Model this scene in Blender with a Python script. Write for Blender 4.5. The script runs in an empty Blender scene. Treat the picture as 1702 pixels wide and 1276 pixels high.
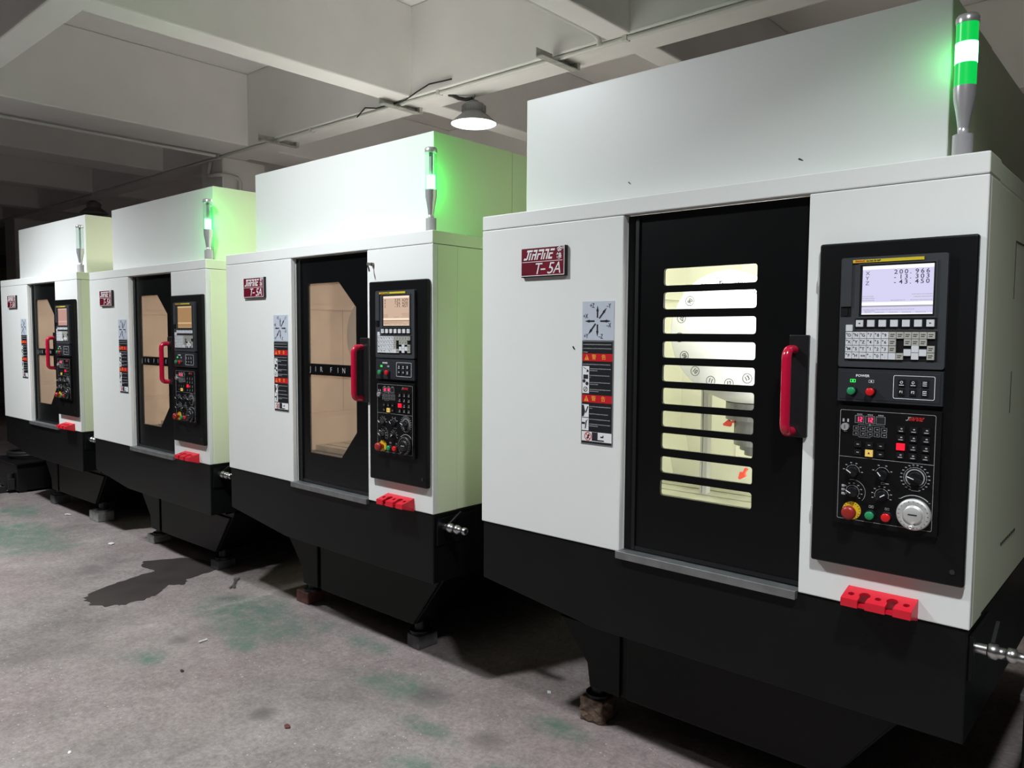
import bpy, bmesh, math, random
from mathutils import Matrix, Vector
random.seed(7)
PI = math.pi
C = bpy.context.scene.collection
FLOOR = 0.746                      # height of the white cabinet's lower edge above the floor

# ------------------------------------------------------------------ materials
def new_mat(name):
    m = bpy.data.materials.new(name); m.use_nodes = True
    return m, m.node_tree, m.node_tree.nodes['Principled BSDF']

def paint(name, col, rough=.45, metal=0., coat=0., var=.03, scale=6., bump=0., bscale=60., spec=.5):
    m, t, b = new_mat(name)
    n = t.nodes.new('ShaderNodeTexNoise'); n.inputs['Scale'].default_value = scale; n.inputs['Detail'].default_value = 4
    g = t.nodes.new('ShaderNodeTexCoord'); t.links.new(g.outputs['Object'], n.inputs['Vector'])
    r = t.nodes.new('ShaderNodeValToRGB')
    r.color_ramp.elements[0].position = .3; r.color_ramp.elements[1].position = .7
    r.color_ramp.elements[0].color = [max(0, c*(1-var)) for c in col] + [1]
    r.color_ramp.elements[1].color = [min(1, c*(1+var)) for c in col] + [1]
    t.links.new(n.outputs['Fac'], r.inputs['Fac']); t.links.new(r.outputs['Color'], b.inputs['Base Color'])
    b.inputs['Roughness'].default_value = rough; b.inputs['Metallic'].default_value = metal
    b.inputs['Coat Weight'].default_value = coat; b.inputs['Coat Roughness'].default_value = .1
    b.inputs['Specular IOR Level'].default_value = spec
    if bump:
        n2 = t.nodes.new('ShaderNodeTexNoise'); n2.inputs['Scale'].default_value = bscale
        t.links.new(g.outputs['Object'], n2.inputs['Vector'])
        bp = t.nodes.new('ShaderNodeBump'); bp.inputs['Strength'].default_value = bump; bp.inputs['Distance'].default_value = .01
        t.links.new(n2.outputs['Fac'], bp.inputs['Height']); t.links.new(bp.outputs['Normal'], b.inputs['Normal'])
    return m

def emit(name, col, s, base=(0, 0, 0)):
    m, t, b = new_mat(name)
    b.inputs['Base Color'].default_value = (*base, 1); b.inputs['Emission Color'].default_value = (*col, 1)
    b.inputs['Emission Strength'].default_value = s; b.inputs['Roughness'].default_value = .3
    return m

def glass(name, tint, gloss=.08, rough=.05):
    m = bpy.data.materials.new(name); m.use_nodes = True; t = m.node_tree
    t.nodes.remove(t.nodes['Principled BSDF']); out = t.nodes['Material Output']
    tr = t.nodes.new('ShaderNodeBsdfTransparent'); tr.inputs['Color'].default_value = (*tint, 1)
    gl = t.nodes.new('ShaderNodeBsdfGlossy'); gl.inputs['Roughness'].default_value = rough
    fr = t.nodes.new('ShaderNodeFresnel'); fr.inputs['IOR'].default_value = 1.45
    mx = t.nodes.new('ShaderNodeMixShader')
    ge = t.nodes.new('ShaderNodeNewGeometry'); sb = t.nodes.new('ShaderNodeMath'); sb.operation = 'SUBTRACT'; sb.inputs[0].default_value = 1.
    ml = t.nodes.new('ShaderNodeMath'); ml.operation = 'MULTIPLY'          # reflect only at the front of each thin sheet
    t.links.new(ge.outputs['Backfacing'], sb.inputs[1]); t.links.new(fr.outputs['Fac'], ml.inputs[0]); t.links.new(sb.outputs[0], ml.inputs[1])
    t.links.new(ml.outputs[0], mx.inputs['Fac'])
    t.links.new(tr.outputs['BSDF'], mx.inputs[1]); t.links.new(gl.outputs['BSDF'], mx.inputs[2])
    t.links.new(mx.outputs['Shader'], out.inputs['Surface'])
    return m

def dusty_glass(name, tint, dust, amount):
    m = glass(name, tint); t = m.node_tree; out = t.nodes['Material Output']
    src = out.inputs['Surface'].links[0].from_socket
    df = t.nodes.new('ShaderNodeBsdfDiffuse'); df.inputs['Color'].default_value = (*dust, 1)
    n = t.nodes.new('ShaderNodeTexNoise'); n.inputs['Scale'].default_value = 5; n.inputs['Detail'].default_value = 5
    g = t.nodes.new('ShaderNodeTexCoord'); t.links.new(g.outputs['Object'], n.inputs['Vector'])
    mr = t.nodes.new('ShaderNodeMapRange'); mr.inputs['To Min'].default_value = amount*.6; mr.inputs['To Max'].default_value = amount*1.4
    t.links.new(n.outputs['Fac'], mr.inputs['Value'])
    mx = t.nodes.new('ShaderNodeMixShader'); t.links.new(mr.outputs['Result'], mx.inputs['Fac'])
    t.links.new(src, mx.inputs[1]); t.links.new(df.outputs['BSDF'], mx.inputs[2])
    t.links.new(mx.outputs['Shader'], out.inputs['Surface'])
    return m

M = {}
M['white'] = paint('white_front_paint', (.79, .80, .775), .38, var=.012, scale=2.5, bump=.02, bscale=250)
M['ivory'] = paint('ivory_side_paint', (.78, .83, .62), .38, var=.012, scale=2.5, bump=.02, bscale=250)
M['black'] = paint('black_base_paint', (.0035, .004, .0041), .42, var=.3, scale=3, bump=.05, bscale=120, spec=.25)
M['door'] = paint('black_door_paint', (.003, .0032, .0036), .3, var=.1, spec=.3)
M['panel'] = paint('black_panel_paint', (.0035, .0035, .004), .4, var=.1, spec=.3)
M['unit'] = paint('charcoal_plastic', (.034, .037, .042), .5, var=.06, scale=20)
M['strip'] = paint('dark_plastic', (.018, .020, .025), .45, var=.06)
M['blk'] = paint('black_plastic', (.006, .006, .007), .4)
M['rubber'] = paint('black_rubber', (.012, .012, .013), .6)
M['red'] = paint('red_enamel', (.52, .006, .04), .22, coat=.4)
M['redblock'] = paint('red_holder_paint', (.66, .012, .03), .4)
M['redbtn'] = paint('red_button_plastic', (.62, .01, .012), .3)
M['mush'] = paint('dull_red_plastic', (.30, .02, .015), .35)
M['grnbtn'] = paint('green_button_plastic', (.02, .26, .10), .3)
M['yellow'] = paint('yellow_plastic', (.72, .46, .02), .4)
M['badge'] = paint('yellow_badge', (.62, .48, .03), .4)
M['key'] = paint('pale_key_plastic', (.62, .63, .65), .5)
M['keyg'] = paint('grey_key_plastic', (.40, .39, .35), .5)
M['ink'] = paint('dark_ink', (.02, .02, .025), .5)
M['wht'] = paint('white_ink', (.8, .8, .8), .5)
M['dimw'] = paint('grey_ink', (.38, .38, .39), .5)
M['redink'] = paint('red_ink', (.55, .02, .02), .5)
M['steel'] = paint('brushed_steel', (.62, .62, .62), .28, metal=1., var=.08, scale=30)
M['chrome'] = paint('chrome', (.85, .83, .86), .26, metal=.7)
M['alu'] = paint('aluminium', (.72, .72, .70), .42, metal=.6, var=.06)
M['sill'] = paint('galvanised_sill', (.30, .31, .31), .45, metal=.8, var=.2, scale=15)
M['maroon'] = paint('maroon_enamel', (.15, .005, .018), .35, var=.25, scale=14)
M['label'] = paint('pale_blue_label', (.52, .56, .64), .45)
M['labelblk'] = paint('black_label', (.012, .013, .016), .4)
M['labelred'] = paint('red_label_band', (.55, .012, .02), .4)
M['orange'] = paint('orange_ink', (.85, .33, .04), .5)
M['lab_edge'] = paint('label_edge', (.16, .17, .17), .4)
M['spindle'] = paint('spindle_grey', (.14, .14, .14), .4, var=.2, scale=30)
M['cone'] = paint('grey_guard', (.42, .42, .42), .4)
M['disc'] = paint('tool_disc_white', (.66, .66, .68), .5)
M['table'] = paint('oily_table_steel', (.42, .42, .33), .35, metal=.3, var=.25, scale=10)
M['flag'] = paint('orange_red_nozzle', (.62, .07, .04), .45)
M['chamber'] = paint('chamber_cream', (.78, .78, .68), .45, var=.03)
M['tanchamber'] = paint('chamber_tan', (.60, .53, .45), .5, var=.12, scale=4)
M['pane_clear'] = glass('clear_pane', (.95, .96, .93))
M['pane_tan'] = dusty_glass('tan_pane', (.92, .85, .78), (.50, .43, .37), .14)
M['lens_clear'] = glass('clear_lens', (.86, .93, .90))
M['lens_green'] = emit('lit_green_lens', (.0, 1., .12), .55, (.01, .2, .05))
M['led'] = emit('green_led', (.10, 1., .22), 12.)
M['led_off'] = paint('led_carrier', (.35, .42, .38), .4)
M['scr1'] = emit('screen_lavender', (.72, .70, .95), .95)
M['scr1w'] = emit('screen_white', (1., .98, 1.), 1.1)
M['scr2'] = emit('screen_peach', (.74, .53, .40), .85)
M['scr2w'] = emit('screen_peach_white', (.98, .80, .66), 1.)
M['scr3'] = emit('screen_orange', (.50, .29, .14), .75)
M['scr3w'] = emit('screen_orange_light', (.75, .52, .30), .8)
M['scr4'] = emit('screen_pink', (.66, .38, .33), .8)
M['scr4w'] = emit('screen_pink_light', (.82, .55, .48), .8)
M['scrtx'] = emit('screen_ink', (.12, .12, .18), .5)
M['scrtx2'] = emit('screen_brown_ink', (.16, .08, .05), .5)
M['scrgr'] = emit('screen_grey', (.50, .48, .55), .8)
M['leddig'] = emit('red_digits', (1., .03, .10), 3.2)
M['redlit'] = emit('lit_red_key', (1., .01, .04), .8, (.4, .01, .02))
M['yellit'] = emit('lit_yellow_key', (.9, .6, .12), .35, (.6, .42, .12))
M['grnlit'] = emit('lit_green_mark', (.05, 1., .12), 1.4)
M['lampface'] = emit('lamp_face', (1., 1., 1.), 5.)
M['lampoff'] = paint('lamp_diffuser_off', (.35, .35, .34), .4)
M['lampgrey'] = paint('lamp_housing_grey', (.27, .27, .275), .45, metal=.2)
M['bracket'] = paint('galvanised_bracket', (.42, .42, .39), .5, metal=.2, var=.2, scale=25)
M['conduit'] = paint('white_conduit', (.62, .62, .59), .5)
M['concrete'] = paint('whitewashed_concrete', (.765, .745, .74), .8, var=.05, scale=1.6, bump=.15, bscale=18)
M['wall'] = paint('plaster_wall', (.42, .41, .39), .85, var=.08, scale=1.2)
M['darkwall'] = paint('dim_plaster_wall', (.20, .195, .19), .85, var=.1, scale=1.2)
M['rust'] = paint('rusty_block', (.13, .085, .06), .8, var=.5, scale=40, bump=.6, bscale=60)
M['brick'] = paint('red_brown_block', (.12, .045, .035), .8, var=.3, scale=30, bump=.4, bscale=50)
M['greyblk'] = paint('dark_grey_block', (.10, .10, .105), .7, var=.25, scale=25, bump=.4, bscale=60)
M['paleblk'] = paint('pale_grey_block', (.26, .26, .25), .8, var=.2, scale=25, bump=.4, bscale=60)
M['paper'] = paint('white_scrap', (.72, .72, .70), .7)
M['brownscrap'] = paint('brown_scrap', (.12, .035, .03), .7)
M['darksteel'] = paint('worn_steel', (.22, .21, .19), .45, metal=.7, var=.3, scale=40)
M['blue'] = paint('blue_board', (.02, .09, .28), .5)
M['redboard'] = paint('red_board', (.25, .015, .03), .5)
M['navy'] = paint('navy_board', (.02, .02, .06), .5)
M['olive'] = paint('olive_board', (.12, .10, .035), .5, var=.4, scale=8)
M['cartgrey'] = paint('grey_sheet', (.09, .09, .09), .5)

def floor_mat():
    m, t, b = new_mat('worn_workshop_floor'); N, L = t.nodes, t.links
    g = N.new('ShaderNodeTexCoord')
    def noise(scale, det=6, rough=.6, off=(0, 0, 0), dist=0):
        mp = N.new('ShaderNodeMapping'); mp.inputs['Location'].default_value = off
        L.new(g.outputs['Object'], mp.inputs['Vector'])
        n = N.new('ShaderNodeTexNoise'); n.inputs['Scale'].default_value = scale; n.inputs['Detail'].default_value = det
        n.inputs['Roughness'].default_value = rough; n.inputs['Distortion'].default_value = dist
        L.new(mp.outputs['Vector'], n.inputs['Vector']); return n.outputs['Fac']
    def ramp(f, a, bb, ca=(0, 0, 0), cb=(1, 1, 1)):
        r = N.new('ShaderNodeValToRGB'); r.color_ramp.elements[0].position = a; r.color_ramp.elements[1].position = bb
        r.color_ramp.elements[0].color = (*ca, 1); r.color_ramp.elements[1].color = (*cb, 1)
        L.new(f, r.inputs['Fac']); return r.outputs['Color']
    def mix(f, a, bb, mode='MIX'):
        x = N.new('ShaderNodeMix'); x.data_type = 'RGBA'; x.blend_type = mode
        if isinstance(f, float): x.inputs[0].default_value = f
        else: L.new(f, x.inputs[0])
        for s, v in ((6, a), (7, bb)):
            if isinstance(v, tuple): x.inputs[s].default_value = (*v, 1)
            else: L.new(v, x.inputs[s])
        return x.outputs[2]
    def math_(op, a, bb):
        x = N.new('ShaderNodeMath'); x.operation = op; x.use_clamp = True
        for s, v in ((0, a), (1, bb)):
            if isinstance(v, float): x.inputs[s].default_value = v
            else: L.new(v, x.inputs[s])
        return x.outputs[0]
    base = ramp(noise(1.3, 8, .65), .32, .68, (.185, .160, .150), (.375, .330, .316))
    pinky = ramp(noise(.9, 4, .5, (3, 5, 0)), .45, .65)
    base = mix(math_('MULTIPLY', pinky, .55), base, (.33, .262, .256))
    fine = ramp(noise(48, 5, .85), .28, .72, (.60, .60, .60), (1.32, 1.31, 1.30))
    base = mix(1., base, fine, 'MULTIPLY')
    mid = ramp(noise(11, 7, .8, (8, 3, 0), .5), .30, .72, (.74, .73, .73), (1.16, 1.15, 1.15))
    base = mix(1., base, mid, 'MULTIPLY')
    # worn remains of green floor paint, in patches, and one added bounce patch
    blobs = None
    for (x, y, rx, ry, s) in GREEN:
        mp = N.new('ShaderNodeMapping'); mp.vector_type = 'POINT'
        mp.inputs['Location'].default_value = (-x/rx, -y/ry, 0); mp.inputs['Scale'].default_value = (1/rx, 1/ry, 0)
        L.new(g.outputs['Object'], mp.inputs['Vector'])
        gr = N.new('ShaderNodeTexGradient'); gr.gradient_type = 'SPHERICAL'; L.new(mp.outputs['Vector'], gr.inputs['Vector'])
        v = math_('MULTIPLY', gr.outputs['Fac'], float(s))
        blobs = v if blobs is None else math_('MAXIMUM', blobs, v)
    gn = noise(3.2, 8, .7, (1, 2, 0), .4)
    sm = math_('ADD', math_('MULTIPLY', blobs, .55), math_('MULTIPLY', gn, .75))
    gmask = ramp(sm, .50, .72)
    gmask2 = math_('MULTIPLY', math_('MULTIPLY', gmask, ramp(noise(9, 6, .75, (5, 5, 0)), .30, .60)), .85)
    base = mix(gmask2, base, (.085, .160, .118))
    for (x, y, r, k) in ((-.621, -.56, .085, .9), (-1.54, -.437, .10, .8), (-.25, -.02, .16, .8), (-1.9, .02, .14, .6), (.15, -.12, .12, .7), (-3.0, -.3, .2, .5)):
        mp = N.new('ShaderNodeMapping'); mp.inputs['Location'].default_value = (-x/r, -y/r, 0); mp.inputs['Scale'].default_value = (1/r, 1/r, 0)
        L.new(g.outputs['Object'], mp.inputs['Vector'])
        gr = N.new('ShaderNodeTexGradient'); gr.gradient_type = 'SPHERICAL'; L.new(mp.outputs['Vector'], gr.inputs['Vector'])
        sm2 = math_('MULTIPLY', ramp(math_('ADD', math_('MULTIPLY', gr.outputs['Fac'], .6), math_('MULTIPLY', noise(12, 6, .7), .5)), .42, .75), float(k)*.7)
        sm3 = math_('MULTIPLY', sm2, ramp(gr.outputs['Fac'], .0, .25))
        base = mix(sm3, base, (.085, .072, .070))
    # dust and chalky wear
    wear = ramp(noise(2.4, 9, .75, (7, 1, 0)), .60, .72)
    base = mix(math_('MULTIPLY', wear, .45), base, (.46, .44, .42))
    dark = ramp(noise(1.9, 7, .7, (2, 9, 0)), .60, .74)
    base = mix(math_('MULTIPLY', dark, .5), base, (.13, .11, .105))
    v = N.new('ShaderNodeTexVoronoi'); v.inputs['Scale'].default_value = 34; v.inputs['Randomness'].default_value = 1
    L.new(g.outputs['Object'], v.inputs['Vector'])
    sp = ramp(v.outputs['Distance'], .07, .12, (1, 1, 1), (0, 0, 0))
    spn = ramp(noise(1.9, 5, .6, (4, 4, 0)), .46, .58)
    base = mix(math_('MULTIPLY', math_('MULTIPLY', sp, spn), .75), base, (.62, .61, .59))
    L.new(base, b.inputs['Base Color'])
    rr = N.new('ShaderNodeMapRange'); rr.inputs['To Min'].default_value = .55; rr.inputs['To Max'].default_value = .85
    L.new(gn, rr.inputs['Value']); L.new(rr.outputs['Result'], b.inputs['Roughness'])
    b.inputs['Specular IOR Level'].default_value = .3
    bp = N.new('ShaderNodeBump'); bp.inputs['Strength'].default_value = .25; bp.inputs['Distance'].default_value = .01
    L.new(noise(38, 6, .75), bp.inputs['Height']); L.new(bp.outputs['Normal'], b.inputs['Normal'])
    return m
GREEN = [(-4.2, -.35, .95, .42, 1.0), (-1.55, -.05, .75, .40, .85), (-1.45, -.62, .22, .16, .8), (-1.28, -.26, .16, .12, .9),
         (-.45, -.06, .34, .18, .95), (-.05, -.22, .26, .10, .8), (.08, -.40, .22, .12, .75), (.30, .1, .22, .14, .8), (-5.0, -.1, .5, .3, .8),
         (-.85, .12, .3, .12, .7), (.38, -.25, .2, .15, .7), (2.9, .6, 1.6, 1.6, 1.3)]  # last entry: unseen patch added to bounce green light onto the machine side
M['floor'] = floor_mat()

def puddle_mat():
    m, t, b = new_mat('wet_oil_stain')
    n = t.nodes.new('ShaderNodeTexNoise'); n.inputs['Scale'].default_value = 5
    r = t.nodes.new('ShaderNodeValToRGB'); r.color_ramp.elements[0].color = (.040, .032, .030, 1); r.color_ramp.elements[1].color = (.075, .062, .057, 1)
    t.links.new(n.outputs['Fac'], r.inputs['Fac']); t.links.new(r.outputs['Color'], b.inputs['Base Color'])
    b.inputs['Roughness'].default_value = .35; b.inputs['Specular IOR Level'].default_value = .3
    return m
M['puddle'] = puddle_mat()

# ------------------------------------------------------------------ mesh builder
class MB:
    def __init__(s): s.v, s.f, s.m, s.sm = [], [], [], []
    def add(s, vs, fs, mat=0, smooth=False):
        o = len(s.v); s.v += [tuple(v) for v in vs]
        for f in fs: s.f.append([i+o for i in f]); s.m.append(mat); s.sm.append(smooth)
        return s
    def sided(s, x0, x1, y0, y1, z0, z1, mat, side):   # a box whose two x faces carry the side material
        s.box(x0, x1, y0, y1, z0, z1, mat); s.m[-6] = s.m[-5] = side
        return s
    def box(s, x0, x1, y0, y1, z0, z1, mat=0):
        v = [(x, y, z) for x in (x0, x1) for y in (y0, y1) for z in (z0, z1)]
        return s.add(v, [(0, 1, 3, 2), (4, 6, 7, 5), (0, 4, 5, 1), (2, 3, 7, 6), (0, 2, 6, 4), (1, 5, 7, 3)], mat)
    def prism(s, pts, y0, y1, mat=0):          # pts in x,z ; extruded along y
        n = len(pts); v = [(x, y0, z) for x, z in pts] + [(x, y1, z) for x, z in pts]
        f = [list(range(n)), list(range(2*n-1, n-1, -1))] + [(i, i+n, (i+1) % n+n, (i+1) % n) for i in range(n)]
        return s.add(v, f, mat)
    def prismx(s, pts, x0, x1, mat=0):         # pts in y,z ; extruded along x
        n = len(pts); v = [(x0, y, z) for y, z in pts] + [(x1, y, z) for y, z in pts]
        f = [list(range(n-1, -1, -1)), list(range(n, 2*n))] + [(i, (i+1) % n, (i+1) % n+n, i+n) for i in range(n)]
        return s.add(v, f, mat)
    def lathe(s, c, prof, axis='z', seg=24, mat=0, caps=True, smooth=True):   # prof: (radius, height along axis)
        c = Vector(c)
        def P(r, h, a):
            u, w = r*math.cos(a), r*math.sin(a)
            return c + {'z': Vector((u, w, h)), 'y': Vector((u, h, w)), 'x': Vector((h, u, w))}[axis]
        v, f = [], []
        for r, h in prof: v += [P(r, h, 2*PI*i/seg) for i in range(seg)]
        for k in range(len(prof)-1):
            for i in range(seg): f.append((k*seg+i, k*seg+(i+1) % seg, (k+1)*seg+(i+1) % seg, (k+1)*seg+i))
        s.add(v, f, mat, smooth)
        if caps:
            for k in (0, len(prof)-1):
                if prof[k][0] > 1e-6: s.add(v[k*seg:(k+1)*seg], [list(range(seg))], mat)
        return s
    def cyl(s, c, r, h0, h1, axis='y', seg=24, mat=0): return s.lathe(c, [(r, h0), (r, h1)], axis, seg, mat)
    def tube(s, path, r, seg=12, mat=0, smooth=True):
        P = [Vector(p) for p in path]; n = len(P); rings = []
        up = None
        for i in range(n):
            d = (P[min(i+1, n-1)]-P[max(i-1, 0)]).normalized()
            if up is None: up = d.orthogonal().normalized()
            up = (up - d*up.dot(d)).normalized(); w = d.cross(up)
            rings.append([P[i]+(up*math.cos(2*PI*k/seg)+w*math.sin(2*PI*k/seg))*r for k in range(seg)])
        v = [p for ring in rings for p in ring]
        f = [(i*seg+k, i*seg+(k+1) % seg, (i+1)*seg+(k+1) % seg, (i+1)*seg+k) for i in range(n-1) for k in range(seg)]
        s.add(v, f, mat, smooth)
        return s.add(rings[0], [list(range(seg))], mat).add(rings[-1], [list(range(seg))], mat)
    def arc(s, cx, cz, r0, r1, a0, a1, y0, y1, mat=0, seg=24):   # flat ring sector facing -y, degrees
        pts = [(cx+r1*math.cos(math.radians(a0+(a1-a0)*i/seg)), cz+r1*math.sin(math.radians(a0+(a1-a0)*i/seg))) for i in range(seg+1)]
        pin = [(cx+r0*math.cos(math.radians(a0+(a1-a0)*i/seg)), cz+r0*math.sin(math.radians(a0+(a1-a0)*i/seg))) for i in range(seg+1)]
        for i in range(seg): s.prism([pts[i], pts[i+1], pin[i+1], pin[i]], y0, y1, mat)
        return s
    def rect_line(s, x0, x1, z0, z1, w, y0, y1, mat=0):
        s.box(x0, x1, y0, y1, z0, z0+w, mat).box(x0, x1, y0, y1, z1-w, z1, mat)
        return s.box(x0, x0+w, y0, y1, z0+w, z1-w, mat).box(x1-w, x1, y0, y1, z0+w, z1-w, mat)
    def seg_line(s, x0, z0, x1, z1, w, y0, y1, mat=0):
        d = Vector((x1-x0, z1-z0)); d.normalize(); n = Vector((-d.y, d.x))*w/2
        return s.prism([(x0+n.x, z0+n.y), (x0-n.x, z0-n.y), (x1-n.x, z1-n.y), (x1+n.x, z1+n.y)], y0, y1, mat)
    def mesh_data(s, me, mtx, mat=0):
        return s.add([mtx @ v.co for v in me.vertices], [list(p.vertices) for p in me.polygons], mat)
    def plate(s, loops, y0, y1, mat=0):        # loops in x,z, first is the outline, the rest holes
        cu = bpy.data.curves.new('tmp', 'CURVE'); cu.dimensions = '2D'; cu.fill_mode = 'BOTH'; cu.extrude = abs(y1-y0)/2
        for lp in loops:
            sp = cu.splines.new('POLY'); sp.points.add(len(lp)-1); sp.use_cyclic_u = True
            for p, (x, z) in zip(sp.points, lp): p.co = (x, z, 0, 1)
        o = bpy.data.objects.new('tmp', cu); me = bpy.data.meshes.new_from_object(o)
        s.mesh_data(me, Matrix.Translation((0, (y0+y1)/2, 0)) @ Matrix.Rotation(PI/2, 4, 'X'), mat)
        bpy.data.objects.remove(o); bpy.data.meshes.remove(me); bpy.data.curves.remove(cu)
        return s
    def text(s, body, size, x, z, y, mat=0, align='LEFT', shear=0., sx=1., ext=.0003, off=0., rot=0., sp=1., mtx=None):
        cu = bpy.data.curves.new('tmp', 'FONT'); cu.body = body; cu.size = size; cu.align_x = align; cu.align_y = 'CENTER'
        cu.shear = shear; cu.extrude = ext; cu.offset = off; cu.space_character = sp; cu.resolution_u = 3
        o = bpy.data.objects.new('tmp', cu); C.objects.link(o)
        dg = bpy.context.evaluated_depsgraph_get(); dg.update()
        me = bpy.data.meshes.new_from_object(o.evaluated_get(dg))
        mt = (mtx or Matrix.Translation((x, y, z))) @ Matrix.Rotation(PI/2, 4, 'X') @ Matrix.Rotation(rot, 4, 'Z') @ Matrix.Diagonal((sx, 1, 1, 1))
        s.mesh_data(me, mt, mat)
        bpy.data.objects.remove(o); bpy.data.meshes.remove(me); bpy.data.curves.remove(cu)
        return s
    def build(s, name, mats, parent=None, loc=(0, 0, 0), bevel=0., bseg=2, weld=False):
        me = bpy.data.meshes.new(name); me.from_pydata(s.v, [], s.f)
        for m in (mats if isinstance(mats, (list, tuple)) else [mats]): me.materials.append(M[m])
        for p, mi, sm in zip(me.polygons, s.m, s.sm): p.material_index = mi; p.use_smooth = sm
        bm = bmesh.new(); bm.from_mesh(me)
        if weld: bmesh.ops.remove_doubles(bm, verts=bm.verts, dist=1e-5)
        bmesh.ops.recalc_face_normals(bm, faces=bm.faces); bm.to_mesh(me); bm.free()
        o = bpy.data.objects.new(name, me); C.objects.link(o); o.location = loc
        if parent: o.parent = parent
        if bevel:
            b = o.modifiers.new('edge', 'BEVEL'); b.width = bevel; b.segments = bseg; b.limit_method = 'ANGLE'; b.angle_limit = math.radians(40)
        return o

def stroke_logo(b, x, z, h, k, mat=0, y0=-.0142, y1=-.0135, shear=.34, only=None):
    # heavy slanted capitals with stencil gaps; unit letters 1 high, k = width factor
    t, u = .23, .20
    L = [('J', 0., [(.18, 1.25, 1-u, 1), (.42, .42+t, .0+u*.5, 1-u), (-.05, .42+t*.7, 0, u)]), ('I', .88, [(.0, t, 0, .70)]),
         ('R', 1.36, [(0, t, 0, .62), (.08, .78, 1-u, 1), (.55, .55+t, 0, 1-u), (t+.04, .55, .42, .42+u*.8)]),
         ('F', 2.32, [(0, t, 0, .62), (.06, .80, 1-u, 1), (t, .62, .46, .46+u*.8)]), ('I', 3.12, [(0, t, 0, 1)]),
         ('N', 3.52, [(0, t, 0, .62), (.06, .76, 1-u, 1), (.53, .53+t, 0, 1-u)]), ('E', 4.44, [(0, t, u, .62), (.06, .82, 1-u, 1), (t, .66, .46, .46+u*.8), (0, .72, 0, u)])]
    for i, (c, ox, rects) in enumerate(L):
        if only and i not in only: continue
        for xa, xb, za, zb in rects:
            P = [(xa, za), (xb, za), (xb, zb), (xa, zb)]
            b.prism([(x+h*(k*(ox+px)+shear*pz), z+h*pz) for px, pz in P], y0, y1, mat)
    return b
def circ(cx, cz, r, n=20, a0=0., a1=360.):
    full = abs(a1-a0) >= 359.9; k = n if full else n+1
    return [(cx+r*math.cos(math.radians(a0+(a1-a0)*i/n)), cz+r*math.sin(math.radians(a0+(a1-a0)*i/n))) for i in range(k)]
def rrect(x0, x1, z0, z1, r, n=5):
    out = []
    for cx, cz, a in ((x1-r, z1-r, 0), (x0+r, z1-r, 90), (x0+r, z0+r, 180), (x1-r, z0+r, 270)):
        out += [(cx+r*math.cos(math.radians(a+90*i/n)), cz+r*math.sin(math.radians(a+90*i/n))) for i in range(n+1)]
    return out
def tag(o, label=None, cat=None, group=None, kind=None):
    if label: o['label'] = label
    if cat: o['category'] = cat
    if group: o['group'] = group
    if kind: o['kind'] = kind
    return o
def empty(name, loc, rz=0.):
    o = bpy.data.objects.new(name, None); o.empty_display_size = .1; C.objects.link(o)
    o.location = loc; o.rotation_euler = (0, 0, rz); return o
def struct(name, mb, mat, **k): return tag(mb.build(name, mat, **k), kind='structure')
def copy_tree(o, parent=None, skip=()):
    c = o.copy(); C.objects.link(c); c.parent = parent
    for ch in list(o.children):
        if ch.name.split('.')[0] in skip: continue
        copy_tree(ch, c, skip)
    return c

# ------------------------------------------------------------------ room
ZS, ZB = 4.02, 3.31
struct('floor', MB().box(-16, 7, -8, 7, -.1, 0), 'floor')
struct('ceiling', MB().box(-16, 7, -8, 7, ZS, ZS+.15), 'concrete')
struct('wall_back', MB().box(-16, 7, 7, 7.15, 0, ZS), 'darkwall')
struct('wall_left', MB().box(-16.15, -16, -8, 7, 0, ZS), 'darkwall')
struct('wall_right', MB().box(7, 7.15, -8, 7, 0, ZS), 'wall')
struct('wall_front', MB().box(-16, 7, -8.15, -8, 0, ZS), 'wall')
for y0, y1 in ((2.10, 2.43), (-.44, -.25), (-3.2, -3.0), (-5.8, -5.5), (4.9, 5.1)):
    struct('ceiling_beam', MB().box(-16, 7, y0, y1, ZB, ZS), 'concrete', bevel=.012)
for x0, x1 in ((-.925, -.745), (-3.0, -2.78), (-5.80, -5.26), (-7.6, -7.15), (-9.45, -9.25), (-11.6, -11.35), (-13.6, -13.1), (1.25, 1.45), (3.4, 3.9)):
    struct('ceiling_beam', MB().box(x0, x1, -8, 7, ZB+.001, ZS), 'concrete', bevel=.012)
for cx0, cx1 in ((-6.33, -5.87), (-13.2, -12.7)):
    struct('column', MB().box(cx0, cx1, 2.15, 2.66, 0, ZB), 'concrete', bevel=.015)

# ------------------------------------------------------------------ machining center, in cabinet coordinates (z = 0 at the lower edge of the white cabinet)
W = 1.6; CX, CY, CZ = 1.964, -2.064, .6985
ZT, ZN = 1.1233, 1.0708
HB = FLOOR
def dz(x, z, y):     # move a point measured on the front plane back to depth y along the sight line
    k = 1 + y/2.064
    return (CX+(x-CX)*k, CZ+(z-CZ)*k)

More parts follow.
